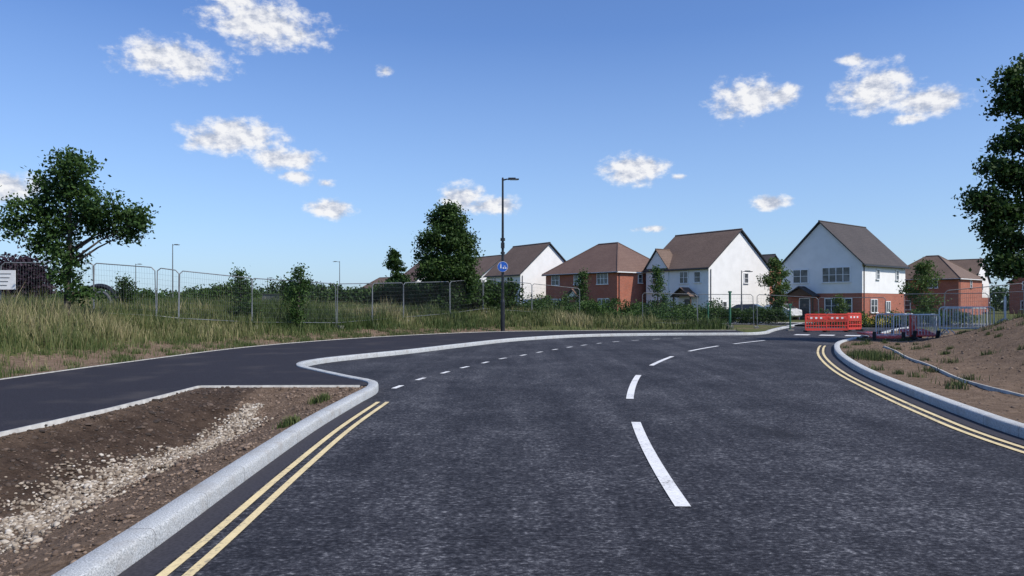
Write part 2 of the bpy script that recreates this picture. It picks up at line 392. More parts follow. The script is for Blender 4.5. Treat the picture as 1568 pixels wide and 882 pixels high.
# ------------------------------------------------------------------ road, footway, kerbs, markings
polysheet('road',ROAD,0.0,M['road'])
polysheet('footway',FOOT,0.105,M['foot'])
kp=[(0.0,-0.05),(0.0,0.100),(0.012,0.123),(0.03,0.130),(0.175,0.130),(0.185,0.12),(0.185,-0.1)]
sweep('kerb',KL,kp,M['kerb'])
sweep('kerb',KR[::-1],kp,M['kerb'])
ep=[(0.0,-0.1),(0.0,0.125),(-.05,0.125),(-.05,-0.15)][::-1]
sweep('path_edging',near,ep,M['edging'])
sweep('path_edging',np.array([near[-1],(-4.2,13.4),(-2.75,13.42)]),ep,M['edging'])
sweep('path_edging',far,[(-0.0,-0.1),(0.0,0.120),(-.05,0.120),(-.05,-0.1)][::-1],M['edging'])
re_=catmull([(12.9,25.6),(11.9,22.8),(10.76,19.8),(9.8,17),(8.93,14.5),(8.4,12.2),(8.0,9.5),(7.8,5)],0.4)
hz=height(re_[:,0][None],re_[:,1][None])[0][0]
hz=np.convolve(np.pad(hz,3,mode='edge'),np.ones(7)/7,'valid')
ed=sweep('path_edging',re_,[(0.0,-0.2),(0.0,0.02),(-.045,0.02),(-.045,-0.2)][::-1],M['edging'])
vv=np.empty(len(ed.data.vertices)*3,np.float32); ed.data.vertices.foreach_get('co',vv); vv=vv.reshape(-1,3); vv[:,2]+=np.repeat(hz+.03,4); ed.data.vertices.foreach_set('co',vv.ravel()); ed.data.update()
def strip(L,o,w,z): 
    a=offset(L,o-w/2); b=offset(L,o+w/2); V=[];F=[]
    for p,q in zip(a,b): V+= [(p[0],p[1],z),(q[0],q[1],z)]
    for i in range(len(a)-1): F.append((2*i,2*i+2,2*i+3,2*i+1))
    return V,F
def join(parts):
    V=[];F=[]
    for v,f in parts:
        o=len(V); V+=v; F+=[tuple(k+o for k in q) for q in f]
    return V,F
selL=KL[(KL[:,1]<12.2)&(np.arange(len(KL))<nose_i+1)]
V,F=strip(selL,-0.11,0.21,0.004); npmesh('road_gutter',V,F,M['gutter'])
V,F=join([strip(selL,-0.27,0.065,0.008),strip(selL,-0.42,0.065,0.008)]); npmesh('double_yellow_lines',V,F,M['yellow'])
selR=KR[(KR[:,1]<28)]
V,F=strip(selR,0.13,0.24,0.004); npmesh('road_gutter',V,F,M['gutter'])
V,F=join([strip(selR,0.34,0.07,0.008),strip(selR,0.50,0.07,0.008)]); npmesh('double_yellow_lines',V,F,M['yellow'])
CL=catmull([(1.2,-6),(1.26,2),(1.34,5.7),(1.48,8),(1.68,10.06),(1.96,12.3),(2.85,16.6),(3.59,19.06),(4.86,22.4),(5.94,24.8),(7.78,27.9),(8.7,29.2),(11.1,32.3),(12.9,34.4),(16,38.5)],0.1)
def sub(L,y0,y1): return L[(L[:,1]>=y0)&(L[:,1]<=y1)]
parts=[strip(sub(CL,a,b),0,0.125,0.008) for a,b in ((-5.5,-1.5),(5.75,10.0),(12.35,16.55),(19.05,22.4),(24.8,27.9),(29.3,32.2))]
V,F=join(parts); npmesh('centre_line_marking',V,F,M['white'])
DL=catmull([(-2.26,13.7),(-1.93,15.7),(-1.61,16.9),(-1.26,18.3),(-.82,19.7),(-.36,21.3),(.22,22.6),(.81,24.1),(1.4,25.5),(2.05,27),(2.8,28.5),(3.9,30.4),(5.2,32),(7,33.7),(9,35)],0.1)
s=np.concatenate([[0],np.cumsum(np.linalg.norm(np.diff(DL,axis=0),axis=1))])
parts=[]; a=0.15
while a<s[-1]-1:
    q=DL[(s>=a)&(s<=a+0.62)]
    if len(q)>2: parts.append(strip(q,0,0.10,0.008))
    a+=1.52
V,F=join(parts); npmesh('layby_dashed_marking',V,F,M['white'])
mb=MB()
for k in range(4):
    x=14.3+k*1.05; y=37.6-k*0.55
    mb.add([(x,y,.008),(x+.62,y-.3,.008),(x+.62+.55,y-.3+1.0,.008),(x+.55,y+1.0,.008)],[(0,1,2,3)],M['white'])
mb.obj('road_hump_marking')
er=catmull([(-30,68),(-5,62),(12,57),(22,54),(34,50),(60,44),(100,38)],2)
V,F=strip(er,0,5.5,0.115); npmesh('estate_road',V,F,M['road'])
V,F=strip(er,3.8,2.0,0.12); npmesh('estate_pavement',V,F,M['edging'])

# ------------------------------------------------------------------ stones
ico=np.array([(0,0,1),(1,0,0),(0,1,0),(-1,0,0),(0,-1,0),(0,0,-1)],float)
icof=np.array([(0,1,2),(0,2,3),(0,3,4),(0,4,1),(5,2,1),(5,3,2),(5,4,3),(5,1,4)])
def subd(v,f):
    v=[tuple(x) for x in v];c={};out=[]
    def mid(a,b):
        k=(min(a,b),max(a,b))
        if k not in c:
            p=np.array(v[a])+np.array(v[b]); p/=np.linalg.norm(p); c[k]=len(v); v.append(tuple(p))
        return c[k]
    for a,b,d in f:
        x,y,z_=mid(a,b),mid(b,d),mid(d,a); out+=[(a,x,z_),(x,b,y),(z_,y,d),(x,y,z_)]
    return np.array(v),np.array(out)
sv,sf=subd(ico,icof)
def stones(name,P,R,mat,flat=0.7):
    n=len(P); k=len(sv)
    sc=R[:,None,None]*(rng.uniform(.65,1.3,(n,1,3)))*np.array([1,1,flat])
    ang=rng.uniform(0,6.28,n); c,s_=np.cos(ang),np.sin(ang)
    v=sv[None]*(1+rng.uniform(-.22,.22,(n,k,1)))*sc
    x=v[...,0]*c[:,None]-v[...,1]*s_[:,None]; y=v[...,0]*s_[:,None]+v[...,1]*c[:,None]
    V=np.stack([x,y,v[...,2]],-1)+P[:,None,:]
    F=sf[None]+(np.arange(n)*k)[:,None,None]
    t=np.repeat(rng.random(n),k)
    return npmesh(name,V.reshape(-1,3),F.reshape(-1,3),mat,t)
n=9500
py=3.0+9.4*rng.random(n); nx_l=np.interp(py,near[:,1],near[:,0]); kx_l=np.interp(py,KL[:nose_i+1,1],KLo[:nose_i+1,0])
hw=np.interp(py,[3,8,11.8,12.6],[.13,.115,.09,.04])*(0.55+0.9*vnoise(py,py*0,1.9,5))
tt_=0.445+rng.normal(0,.62,n).clip(-1.9,1.9)*hw+0.03*np.sin(py*1.3)
px=nx_l+tt_*(kx_l-nx_l)
pz=height(px[None],py[None])[0][0]
stones('gravel_bed',np.stack([px,py,pz+0.006],1),rng.uniform(.009,.026,n)*np.where(rng.random(n)<.05,1.6,1),M['gravel'])
n=12000
py=2.5+11*rng.random(n); px=rng.uniform(-6.1,-2.6,n); h=height(px[None],py[None]); k=h[6][0]; tk=h[8][0]
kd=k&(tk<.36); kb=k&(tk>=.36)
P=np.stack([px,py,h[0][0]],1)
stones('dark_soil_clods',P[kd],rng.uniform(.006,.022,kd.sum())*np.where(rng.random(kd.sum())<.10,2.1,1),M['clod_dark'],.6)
P=P[kb]
n=9000; py2=rng.uniform(5,34,n); px2=np.interp(py2,KR[:,1],KR[:,0])+rng.uniform(.25,7,n); h=height(px2[None],py2[None])
P2=np.stack([px2,py2,h[0][0]],1)[h[7][0]][::2]
n=9000; py3=rng.uniform(12,42,n); px3=rng.uniform(-15,12,n); h=height(px3[None],py3[None]); k=h[5][0]&(h[4][0]<3.2)
P3=np.stack([px3,py3,h[0][0]],1)[k]
PP=np.concatenate([P,P2,P3]); stones('soil_clods',PP,rng.uniform(.005,.017,len(PP))*np.where(rng.random(len(PP))<.08,2,1)*np.interp(PP[:,1],[4,30],[1,1.8]),M['clod'],.6)

# ------------------------------------------------------------------ grass
def grass(name,X,Y,Z,H,W,T,mat):
    n=len(X); a=rng.uniform(0,6.28,n); l=rng.uniform(0.05,.5,n)*H; la=rng.uniform(0,6.28,n)
    dx,dy=np.cos(a)*W/2,np.sin(a)*W/2; lx,ly=np.cos(la)*l,np.sin(la)*l
    A=np.stack([X-dx,Y-dy,Z-.02],1);B=np.stack([X+dx,Y+dy,Z-.02],1)
    C=np.stack([X+dx*.7+lx*.4,Y+dy*.7+ly*.4,Z+H*.6],1);D=np.stack([X-dx*.7+lx*.4,Y-dy*.7+ly*.4,Z+H*.6],1)
    E=np.stack([X+lx,Y+ly,Z+H],1)
    V=np.stack([A,B,C,D,E],1).reshape(-1,3); b=(np.arange(n)*5)[:,None]
    F=np.concatenate([b+[0,1,2],b+[0,2,3],b+[3,2,4]])
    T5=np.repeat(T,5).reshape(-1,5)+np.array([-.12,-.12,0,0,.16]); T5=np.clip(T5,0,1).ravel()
    return npmesh(name,V,F,mat,T5)
n=620000
X=rng.uniform(-34,13,n); Y=rng.uniform(6,56,n)
keep=(X/np.maximum(Y,1)>-0.95)&~((X>-8)&(Y<28)); X,Y=X[keep],Y[keep]
h=height(X[None],Y[None]); be=h[5][0]; dfo=h[4][0]; Z=h[0][0]; 
d=fbm(X,Y,0.35,21); dens=sstep(1.1,3.4,dfo+2.2*(d-.5))*(0.45+0.95*(fbm(X,Y,.9,55)))
dens=np.maximum(dens,0.07*(dfo>.3)); far_t=np.where(Y>44,.5,1)
k=be&(rng.random(len(X))<dens*far_t)&(dfo>.15)
X,Y,Z,dfo=X[k],Y[k],Z[k],dfo[k]
pt=fbm(X,Y,.6,77)
hh=(0.12+0.85*pt**1.5)*rng.uniform(.45,1.35,len(X))*np.clip(dfo/3.0,.3,1.15)
hh*=np.where(rng.random(len(X))<.06,1.5,1)
T=np.clip(0.36+1.9*(fbm(X,Y,.28,88)-.5)-.5*(pt-.5)+rng.normal(0,.2,len(X)),0,1)
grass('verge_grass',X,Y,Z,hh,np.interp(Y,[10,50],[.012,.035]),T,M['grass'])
cx=[];cy=[];cr=[]
for _ in range(150):
    y=rng.uniform(12,40); x=np.interp(y,far[::-1][:,1],far[::-1][:,0])-rng.uniform(.1,2.6); cx.append(x);cy.append(y);cr.append(rng.uniform(.1,.35))
for _ in range(120):
    y=rng.uniform(8,33); x=np.interp(y,KR[:,1],KR[:,0])+rng.uniform(.3,9); cx.append(x);cy.append(y);cr.append(rng.uniform(.05,.22))
for x,y,r in ((9.9,20.3,.5),(10.3,20.9,.5),(10.1,21.6,.4),(-10.2,14.2,.5),(-10.6,14.9,.6),(-11,14.3,.6),(-3.1,11.9,.12),(-2.85,9.5,.1)):
    for _ in range(4): cx.append(x);cy.append(y);cr.append(r)
cx,cy,cr=map(np.array,(cx,cy,cr)); idx=rng.integers(0,len(cx),26000)
X=cx[idx]+rng.normal(0,1,26000)*cr[idx]*.6; Y=cy[idx]+rng.normal(0,1,26000)*cr[idx]*.6
h=height(X[None],Y[None]); k=(~h[1][0])&(~h[3][0])&(h[2][0]>.2); X,Y,Z,q=X[k],Y[k],h[0][0][k],cr[idx][k]
grass('weeds',X,Y,Z,rng.uniform(.04,.2,len(X))*(0.5+2*q),np.full(len(X),.014),np.clip(rng.normal(.28,.2,len(X)),0,1),M['grass'])
n=110000; Y=rng.uniform(8,40,n); X=np.interp(Y,KR[:,1],KR[:,0])+rng.uniform(3.5,20,n); h=height(X[None],Y[None])
d=fbm(X,Y,.35,21); k=h[7][0]&(rng.random(n)<sstep(5.4,8.4,h[2][0]+3*(d-.5))); X,Y,Z=X[k],Y[k],h[0][0][k]
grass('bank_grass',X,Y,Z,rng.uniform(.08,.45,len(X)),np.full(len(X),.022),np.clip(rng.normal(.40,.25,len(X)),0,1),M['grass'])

# ------------------------------------------------------------------ foliage
def leaves(name,lobes,leaf,mat,parent=None,sub=14,per=60,sig=.2,tintb=0):
    Ps=[];Ts=[]
    for lb in lobes:
        x,y,z,rx,ry,rz=lb[:6]; mu=lb[6] if len(lb)>6 else 1
        ns=max(3,int(sub*mu)); u=rng.normal(size=(ns,3)); u/=np.linalg.norm(u,axis=1)[:,None]
        r=rng.uniform(.25,1.0,ns)**.6; c=u*r[:,None]*np.array([rx,ry,rz])+np.array([x,y,z])
        m=rng.integers(int(per*.5),int(per*1.5),ns)
        rr=np.repeat(np.arange(ns),m); sg=sig*rng.uniform(.7,1.4,ns)
        p=c[rr]+rng.normal(size=(len(rr),3))*sg[rr][:,None]*np.array([1,1,.75])
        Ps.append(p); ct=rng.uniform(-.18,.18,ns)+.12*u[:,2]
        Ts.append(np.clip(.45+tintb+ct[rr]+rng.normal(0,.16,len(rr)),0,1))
    P=np.concatenate(Ps);T=np.concatenate(Ts);n=len(P)
    a=rng.normal(size=(n,3)); a/=np.linalg.norm(a,axis=1)[:,None]
    b=np.cross(a,rng.normal(size=(n,3))+np.array([0,0,.6])); b/=np.linalg.norm(b,axis=1)[:,None]
    L=(leaf*rng.uniform(.6,1.35,n))[:,None]; 
    q0=P-a*L*.5;q1=P+b*L*.32;q2=P+a*L*.5;q3=P-b*L*.32
    V=np.stack([q0,q1,q2,q3],1).reshape(-1,3); F=(np.arange(n)*4)[:,None]+np.array([0,1,2,3])
    return npmesh(name,V,F,mat,np.repeat(T,4),parent)
def tree(name,base,trunk_h,tr,lobes,leaf,mat,**kw):
    e=empty(name,base); mb=MB()
    pts=[Vector((0,0,-.15))]; k=7
    for i in range(1,k+1):
        t=i/k; pts.append(Vector((math.sin(t*5+base[0])*.05*trunk_h*.2,math.cos(t*4+base[1])*.03*trunk_h*.2-.0,trunk_h*t)))
    for i in range(k):
        mb.cyl(pts[i],pts[i+1],tr*(1-i/k*.8),tr*(1-(i+1)/k*.8),M['bark'],9)
    for lb in lobes:
        c=Vector(lb[:3]); zz=max(.35*trunk_h*.5,min(c.z-.45*abs(c.x)-.3,trunk_h*.95)); t=max(0,min(1,zz/trunk_h)); i=min(k-1,int(t*k)); s0=pts[i].lerp(pts[i+1],t*k-i)
        mid=s0.lerp(c,.5)+Vector((random.uniform(-.1,.1),random.uniform(-.1,.1),.05)); r=tr*(1-.8*t)*.55
        mb.cyl(s0,mid,r,r*.6,M['bark'],6); mb.cyl(mid,c,r*.6,r*.2,M['bark'],5)
        for _ in range(4):
            q=c+Vector((random.uniform(-1,1)*lb[3],random.uniform(-1,1)*lb[4],random.uniform(-.6,1)*lb[5]))*.75
            mb.cyl(mid.lerp(c,.4+random.random()*.5),q,r*.28,r*.08,M['bark'],4)
    mb.obj('trunk_and_limbs',e,smooth=True)
    leaves('crown',lobes,leaf,mat,e,**kw); return e
d0=gz(-14.4,24)
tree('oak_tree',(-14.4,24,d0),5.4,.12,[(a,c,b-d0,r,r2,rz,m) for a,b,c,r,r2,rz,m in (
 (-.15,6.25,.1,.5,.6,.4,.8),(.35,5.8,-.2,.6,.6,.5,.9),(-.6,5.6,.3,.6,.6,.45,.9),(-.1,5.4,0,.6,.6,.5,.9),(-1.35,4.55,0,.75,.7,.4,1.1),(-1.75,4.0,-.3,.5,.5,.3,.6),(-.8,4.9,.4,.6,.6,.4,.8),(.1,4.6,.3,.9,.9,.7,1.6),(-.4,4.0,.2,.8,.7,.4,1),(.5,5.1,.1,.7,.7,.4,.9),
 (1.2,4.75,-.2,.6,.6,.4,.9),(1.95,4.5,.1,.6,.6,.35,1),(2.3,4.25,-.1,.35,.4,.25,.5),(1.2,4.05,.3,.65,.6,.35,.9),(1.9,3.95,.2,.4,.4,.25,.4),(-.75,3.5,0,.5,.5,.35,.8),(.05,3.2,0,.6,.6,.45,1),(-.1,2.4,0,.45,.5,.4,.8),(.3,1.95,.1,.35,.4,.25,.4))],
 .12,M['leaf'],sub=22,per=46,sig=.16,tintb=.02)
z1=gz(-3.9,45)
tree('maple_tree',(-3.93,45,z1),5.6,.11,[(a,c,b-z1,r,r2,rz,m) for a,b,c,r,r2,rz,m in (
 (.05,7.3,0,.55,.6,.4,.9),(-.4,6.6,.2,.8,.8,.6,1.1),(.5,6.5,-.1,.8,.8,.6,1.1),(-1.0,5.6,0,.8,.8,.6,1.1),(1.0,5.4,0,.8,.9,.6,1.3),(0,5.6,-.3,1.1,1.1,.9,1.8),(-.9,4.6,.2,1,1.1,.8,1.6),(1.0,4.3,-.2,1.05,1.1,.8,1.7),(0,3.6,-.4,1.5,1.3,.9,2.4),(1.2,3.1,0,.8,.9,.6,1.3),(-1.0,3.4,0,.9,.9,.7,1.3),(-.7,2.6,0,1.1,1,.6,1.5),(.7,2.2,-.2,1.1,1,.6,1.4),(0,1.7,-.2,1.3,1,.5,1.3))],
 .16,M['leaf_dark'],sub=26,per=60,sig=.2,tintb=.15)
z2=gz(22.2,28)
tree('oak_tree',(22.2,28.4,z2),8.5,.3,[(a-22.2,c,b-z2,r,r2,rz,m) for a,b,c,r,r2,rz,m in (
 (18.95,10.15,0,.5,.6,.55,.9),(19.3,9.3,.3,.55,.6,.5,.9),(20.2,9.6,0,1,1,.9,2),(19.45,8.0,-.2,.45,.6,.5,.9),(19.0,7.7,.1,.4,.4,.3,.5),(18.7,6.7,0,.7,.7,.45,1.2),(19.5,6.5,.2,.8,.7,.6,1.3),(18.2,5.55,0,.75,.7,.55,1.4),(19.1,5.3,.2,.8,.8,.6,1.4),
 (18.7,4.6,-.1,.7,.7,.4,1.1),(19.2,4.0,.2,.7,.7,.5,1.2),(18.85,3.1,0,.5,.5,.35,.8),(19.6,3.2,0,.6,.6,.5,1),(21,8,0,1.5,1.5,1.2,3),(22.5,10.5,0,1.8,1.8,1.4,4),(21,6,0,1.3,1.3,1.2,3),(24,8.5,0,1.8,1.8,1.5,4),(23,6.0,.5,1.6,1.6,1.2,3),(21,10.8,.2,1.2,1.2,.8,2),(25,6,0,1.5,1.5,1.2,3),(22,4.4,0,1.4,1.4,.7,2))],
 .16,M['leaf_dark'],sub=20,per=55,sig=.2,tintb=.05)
def sapling(name,x,y,h,r,mat,leaf=.14,lo=.25,conic=False,sub=12,per=34):
    z=gz(x,y); lb=[]; k=6
    for i in range(k):
        t=lo+(1-lo)*(i+.3)/k; rr=r*((1.15-t)*1.2 if conic else math.sin(math.pi*(0.15+.8*(t-lo)/(1-lo))))
        a=random.uniform(0,6.28); lb.append((math.cos(a)*rr*.35,math.sin(a)*rr*.35,h*t,rr*.8,rr*.8,h*(1-lo)/k*.7,1))
    tree(name,(x,y,z),h*.92,.035+.008*h,lb,leaf,mat,sub=sub,per=per,sig=.12+.05*r)
sapling('young_tree',-9.35,32.5,2.9,.45,M['leaf'],.1,.1)
sapling('young_tree',-11.9,32.5,2.2,.55,M['leaf'],.1,.1,True)
sapling('young_tree',-17.4,33,1.7,.45,M['leaf_dark'],.1,.1)
sapling('young_tree',11.2,57,4.4,1.0,M['leaf'],.14,.1,True)
sapling('young_tree',5.5,57,3.8,.9,M['leaf'],.14,.1,True)
sapling('young_tree',20.7,58,5.1,1.2,M['leaf_light'],.16,.22,False,18,44)
sapling('young_tree',31.6,57,4.8,1.5,M['leaf_light'],.16,.2,False,18,44)
sapling('young_tree',25.5,57.5,2.2,.6,M['leaf_light'],.12,.1)
sapling('young_tree',-15,95,7.5,1.8,M['leaf_dark'],.3,.1,False,20,50)
def bush(name,items,mat,leaf,**kw):
    lb=[(x,y,gz(x,y)+z,rx,ry,rz,m) for x,y,z,rx,ry,rz,m in items]
    return leaves(name,lb,leaf,mat,**kw)
it=[]
for i in range(40):
    t=i/39; x=-13.5+13.2*t; y=50-2*t+random.uniform(-1.5,1.5); q=random.uniform(.6,1.25)*(1 if t>.3 else .8); it.append((x,y,q,1.1,1.1,q*.95,1.5))
bush('hedge',it,M['leaf_dark'],.19,sub=21,per=54,sig=.2,tintb=-.02)
it=[]
for i in range(44):
    x=-52+i*.95; q=random.uniform(.45,.95); it.append((x,68+random.uniform(-2,2),q,1.3,1.3,q,1.2))
bush('hedge',it,M['leaf_dark'],.24,sub=16,per=46,sig=.26,tintb=.05)
it=[(-24.8+i*.7,60+random.uniform(-1,1),random.uniform(.8,1.6),.9,.9,random.uniform(.8,1.3),1) for i in range(6)]
bush('shrub',it,M['leaf'],.2,sub=22,per=50,sig=.22)
it=[(-17.4+i*.7,55+random.uniform(-1,1),random.uniform(.8,1.6),.9,.9,random.uniform(.8,1.3),1) for i in range(6)]
bush('shrub',it,M['leaf_dark'],.2,sub=22,per=50,sig=.22)
it=[(-31+random.uniform(-3.4,2.2),44+random.uniform(-2,2),random.uniform(.6,2.3),1.4,1.4,1,1.3) for i in range(16)]
bush('copper_beech_hedge',it,M['purple_leaf'],.22,sub=30,per=70,sig=.3)
it=[]
for i in range(40):
    x=.5+i*.33; y=51+random.uniform(-2.5,4); q=random.uniform(.3,1.0); it.append((x,y,q*.7,.75,.75,q*.8,1.1))
bush('garden_shrubs',it,M['leaf'],.13,sub=15,per=38,sig=.17,tintb=.05)
it=[]
for i in range(26):
    x=2+i*.6; y=60+random.uniform(-1,3); it.append((x,y,random.uniform(.5,1.1),.85,.85,random.uniform(.6,1.1),1.2))
bush('garden_shrubs',it,M['leaf_dark'],.15,sub=15,per=40,sig=.18,tintb=.1)
it=[(10.6+i*.42,54+random.uniform(-.2,.2)-i*.06,.65,.5,.45,.58,1.2) for i in range(22)]
bush('garden_hedge',it,M['leaf_dark'],.1,sub=16,per=48,sig=.14,tintb=.1)
it=[(21.2+i*.5,52+random.uniform(-.8,.8)-i*.1,.5,.65,.65,random.uniform(.4,.8),1) for i in range(20)]
bush('garden_hedge',it,M['leaf'],.12,sub=14,per=46,sig=.16)
it=[(23+i*.5,49+random.uniform(-.4,.4),.55,.4,.4,.35,1) for i in range(5)]
bush('flowering_shrub',it,M['flower'],.07,sub=8,per=10,sig=.16)
it=[]
for i in range(80):
    x=-190+i*2.7+random.uniform(-2,2)
    if x>-20: continue
    it.append((x,150+random.uniform(-10,10),random.uniform(.8,1.8),3.5,3.5,random.uniform(.9,2.0),1))
for i in range(30): it.append((62+i*4,150+random.uniform(-8,8),2.4,4,4,2.4,1))
bush('distant_trees',it,M['leaf_dark'],.6,sub=18,per=50,sig=.7)

# ------------------------------------------------------------------ houses
def house(name,corner,w,d,r,eave,ridge,kind='gable',wall='render',roof='roof_brown',lower=None,wins=(),porch=None,dormer=None,found=-.3):
    r=rad(r); c,s=math.cos(r),math.sin(r)
    cx=corner[0]-(w/2*c-(-d/2)*s); cy=corner[1]-(w/2*s+(-d/2)*c)
    e=empty(name,(cx,cy,0),r)
    wl=MB(); W=M[wall]
    def prism(b,x0,x1,y0,y1,z0,z1,zr,axis_,mat):
        if axis_=='x':
            ym=(y0+y1)/2
            vs=[(x0,y0,z0),(x0,y1,z0),(x0,y1,z1),(x0,ym,zr),(x0,y0,z1),(x1,y0,z0),(x1,y1,z0),(x1,y1,z1),(x1,ym,zr),(x1,y0,z1)]
        else:
            xm=(x0+x1)/2
            vs=[(x1,y0,z0),(x0,y0,z0),(x0,y0,z1),(xm,y0,zr),(x1,y0,z1),(x1,y1,z0),(x0,y1,z0),(x0,y1,z1),(xm,y1,zr),(x1,y1,z1)]
        b.add(vs,[(0,1,2,3,4),(9,8,7,6,5),(0,5,6,1),(1,6,7,2),(2,7,8,3),(3,8,9,4),(4,9,5,0)],mat)
    z0=found
    if lower:
        lb=MB(); lb.box((0,0,(z0+2.55)/2),(w,d,2.55-z0),M[lower]); lb.obj('lower_walls',e); z0=2.55
    ex=0.02 if lower else 0
    if kind=='hip': wl.box((0,0,(z0+eave)/2),(w+ex,d+ex,eave-z0),W)
    else: prism(wl,-w/2-ex,w/2+ex,-d/2-ex,d/2+ex,z0,eave,ridge-.06,'x' if kind=='gable' else 'y',W)
    wl.obj('walls',e)
    rf=MB(); o=.32; R=M[roof]
    if kind=='hip':
        X,Y=w/2+o,d/2+o; rl=max(w-d,0)/2+.3; zz=eave-.12
        vs=[(-X,-Y,zz),(X,-Y,zz),(X,Y,zz),(-X,Y,zz),(-rl,0,ridge),(rl,0,ridge),(-X,-Y,zz-.1),(X,-Y,zz-.1),(X,Y,zz-.1),(-X,Y,zz-.1)]
        rf.add(vs,[(0,1,5,4),(1,2,5),(2,3,4,5),(3,0,4)],R); rf.add(vs,[(0,6,7,1),(1,7,8,2),(2,8,9,3),(3,9,6,0),(6,9,8,7)],M['upvc'])
        rf.cyl((-rl,0,ridge),(rl,0,ridge),.09,.09,R,6)
        for sx in(-1,1):
            for sy in(-1,1): rf.cyl((sx*X,sy*Y,zz),(sx*rl,0,ridge),.08,.08,R,6)
    else:
        def gable_roof(b,hw,hl,ev,rg,ax,ctr=(0,0),ov=.32,gl=.25,th=.13,barge='dark'):
            sl=(rg-ev)/hw
            for sg in(-1,1):
                a=(sg*(hw+ov),ev-sl*ov+.03); t=(0,rg+.03)
                def P(u,v,zz): 
                    return (ctr[0]+v,ctr[1]+u,zz) if ax=='x' else (ctr[0]+u,ctr[1]+v,zz)
                vs=[P(a[0],-hl-gl,a[1]),P(a[0],hl+gl,a[1]),P(t[0],hl+gl,t[1]),P(t[0],-hl-gl,t[1])]
                vs+=[(x,y,z_+th) for x,y,z_ in vs]
                b.add(vs,[(4,5,6,7)],R); b.add(vs,[(0,3,2,1),(0,1,5,4),(1,2,6,5),(3,0,4,7)],M[barge])
            p=P(0,-hl-gl,rg+th+.03); q=P(0,hl+gl,rg+th+.03); b.cyl(p,q,.08,.08,R,6)
        if kind=='gable': gable_roof(rf,d/2,w/2,eave,ridge,'x')
        else: gable_roof(rf,w/2,d/2,eave,ridge,'y')
        if dormer:
            u,dw,dz=dormer; db=MB(); prism(db,u-dw/2,u+dw/2,-d/2-.12,-d/2+1.6,2.7,eave+.1,eave+dz,'y',W); db.obj('front_gable',e)
            gable_roof(rf,dw/2,.9,eave+.1,eave+dz+.02,'y',(u,-d/2+.72),.2,.15,.1)
    rf.obj('roof',e)
    wf=MB(); wg=MB()
    def put(b,face,u,z_,off,su,sz,sd,mat):
        if face=='front': b.box((u,-d/2-off,z_),(su,sd,sz),mat)
        else: b.box((w/2+off,u,z_),(sd,su,sz),mat)
    for face,u,z_,ww,hh,nc,nr in wins:
        t=.07
        off=.03+(.03 if lower else 0)
        if dormer and face=='front' and abs(u-dormer[0])<1 and z_>2.7: off+=.12
        put(wg,face,u,z_,off-.02,ww-.04,hh-.04,.05,M['glass'])
        put(wf,face,u,z_+hh/2,off,ww+t,t,.09,M['upvc']); put(wf,face,u,z_-hh/2-.02,off+.03,ww+t+.12,.09,.14,M['upvc'])
        for k in range(nc+1): put(wf,face,u-ww/2+ww*k/nc,z_,off+.004,t if k in(0,nc) else .06,hh-t,.08,M['upvc'])
        for k in range(1,nr): put(wf,face,u,z_-hh/2+hh*k/nr,off-.004,ww-t,.035,.07,M['upvc'])
    if wins: wf.obj('window_frames',e); wg.obj('window_glass',e)
    gb=MB()
    if kind!='front':
        gb.cyl((-w/2-.3,-d/2-.38,eave-.22),(w/2+.3,-d/2-.38,eave-.22),.06,.06,M['dark'],6)
    else: gb.cyl((w/2+.38,-d/2-.2,eave-.3),(w/2+.38,d/2+.2,eave-.3),.06,.06,M['dark'],6)
    gb.cyl((w/2+.07,-d/2+.25,.0),(w/2+.07,-d/2+.25,eave-.25),.04,.04,M['dark'],6); gb.obj('gutters',e)
    if porch:
        u,pw,col=porch; pb=MB(); 
        hw=pw/2; zt=2.35; rg=3.15
        prism(pb,u-hw+.1,u+hw-.1,-d/2-1.0,-d/2-.93,zt,zt+.05,rg-.12,'y',M['timber'] if col else M['render'])
        for sg in(-1,1):
            a=(u+sg*(hw+.15),zt-.12)
            vs=[(a[0],-d/2-1.25,a[1]),(a[0],-d/2-.03,a[1]),(u,-d/2-.03,rg),(u,-d/2-1.25,rg)]; vs+=[(x,y,z_+.1) for x,y,z_ in vs]
            pb.add(vs,[(4,5,6,7)],R); pb.add(vs,[(0,3,2,1),(0,1,5,4),(1,2,6,5),(3,0,4,7)],M['dark'])
            pb.box((u+sg*(hw-.08),-d/2-.95,(zt-.1)/2),(.12,.12,zt+.1),M['timber'] if col else M['upvc'])
        pb.obj('porch',e)
        dd=MB(); dd.box((u,-d/2-.04,1.03),(.95,.09,2.06),M['door']); dd.box((u,-d/2-.03,2.1),(1.1,.1,.08),M['upvc'])
        for sg in(-1,1): dd.box((u+sg*.52,-d/2-.03,1.03),(.08,.1,2.06),M['upvc'])
        dd.box((u,-d/2-.09,1.55),(.3,.012,.5),M['glass']); dd.obj('front_door',e)
    return e
winB=[('front',-2.6,4.25,1.3,1.15,2,2),('front',1.1,4.25,1.1,1.15,2,2),('front',2.9,4.25,.8,1.05,1,2),('front',-2.6,1.35,1.7,1.3,3,2),('right',.9,4.2,.6,1.0,1,2),('right',-2.4,1.3,.6,1.0,1,2)]
house('white_gabled_house',(19.25,72.4),8.6,9.4,-56,5.25,9.0,'gable','render','roof_brown',None,winB,(1.7,2.4,True),(-2.6,3.2,1.95))
winA=[('front',-1.9,4.2,1.5,1.25,2,2),('front',1.55,4.25,2.6,1.35,4,2),('front',1.75,1.4,2.5,1.35,4,2),('right',-1.5,4.3,.6,.9,1,2),('right',-2.3,1.4,1.3,1.2,2,2),('right',.6,1.3,.9,1.0,2,1),('right',2.6,4.3,.6,.9,1,2)]
house('white_house_brick_base',(31.25,66),7.8,9,-50,5.3,9.15,'front','render','roof_dark','brick',winA,(-1.5,2.7,True))
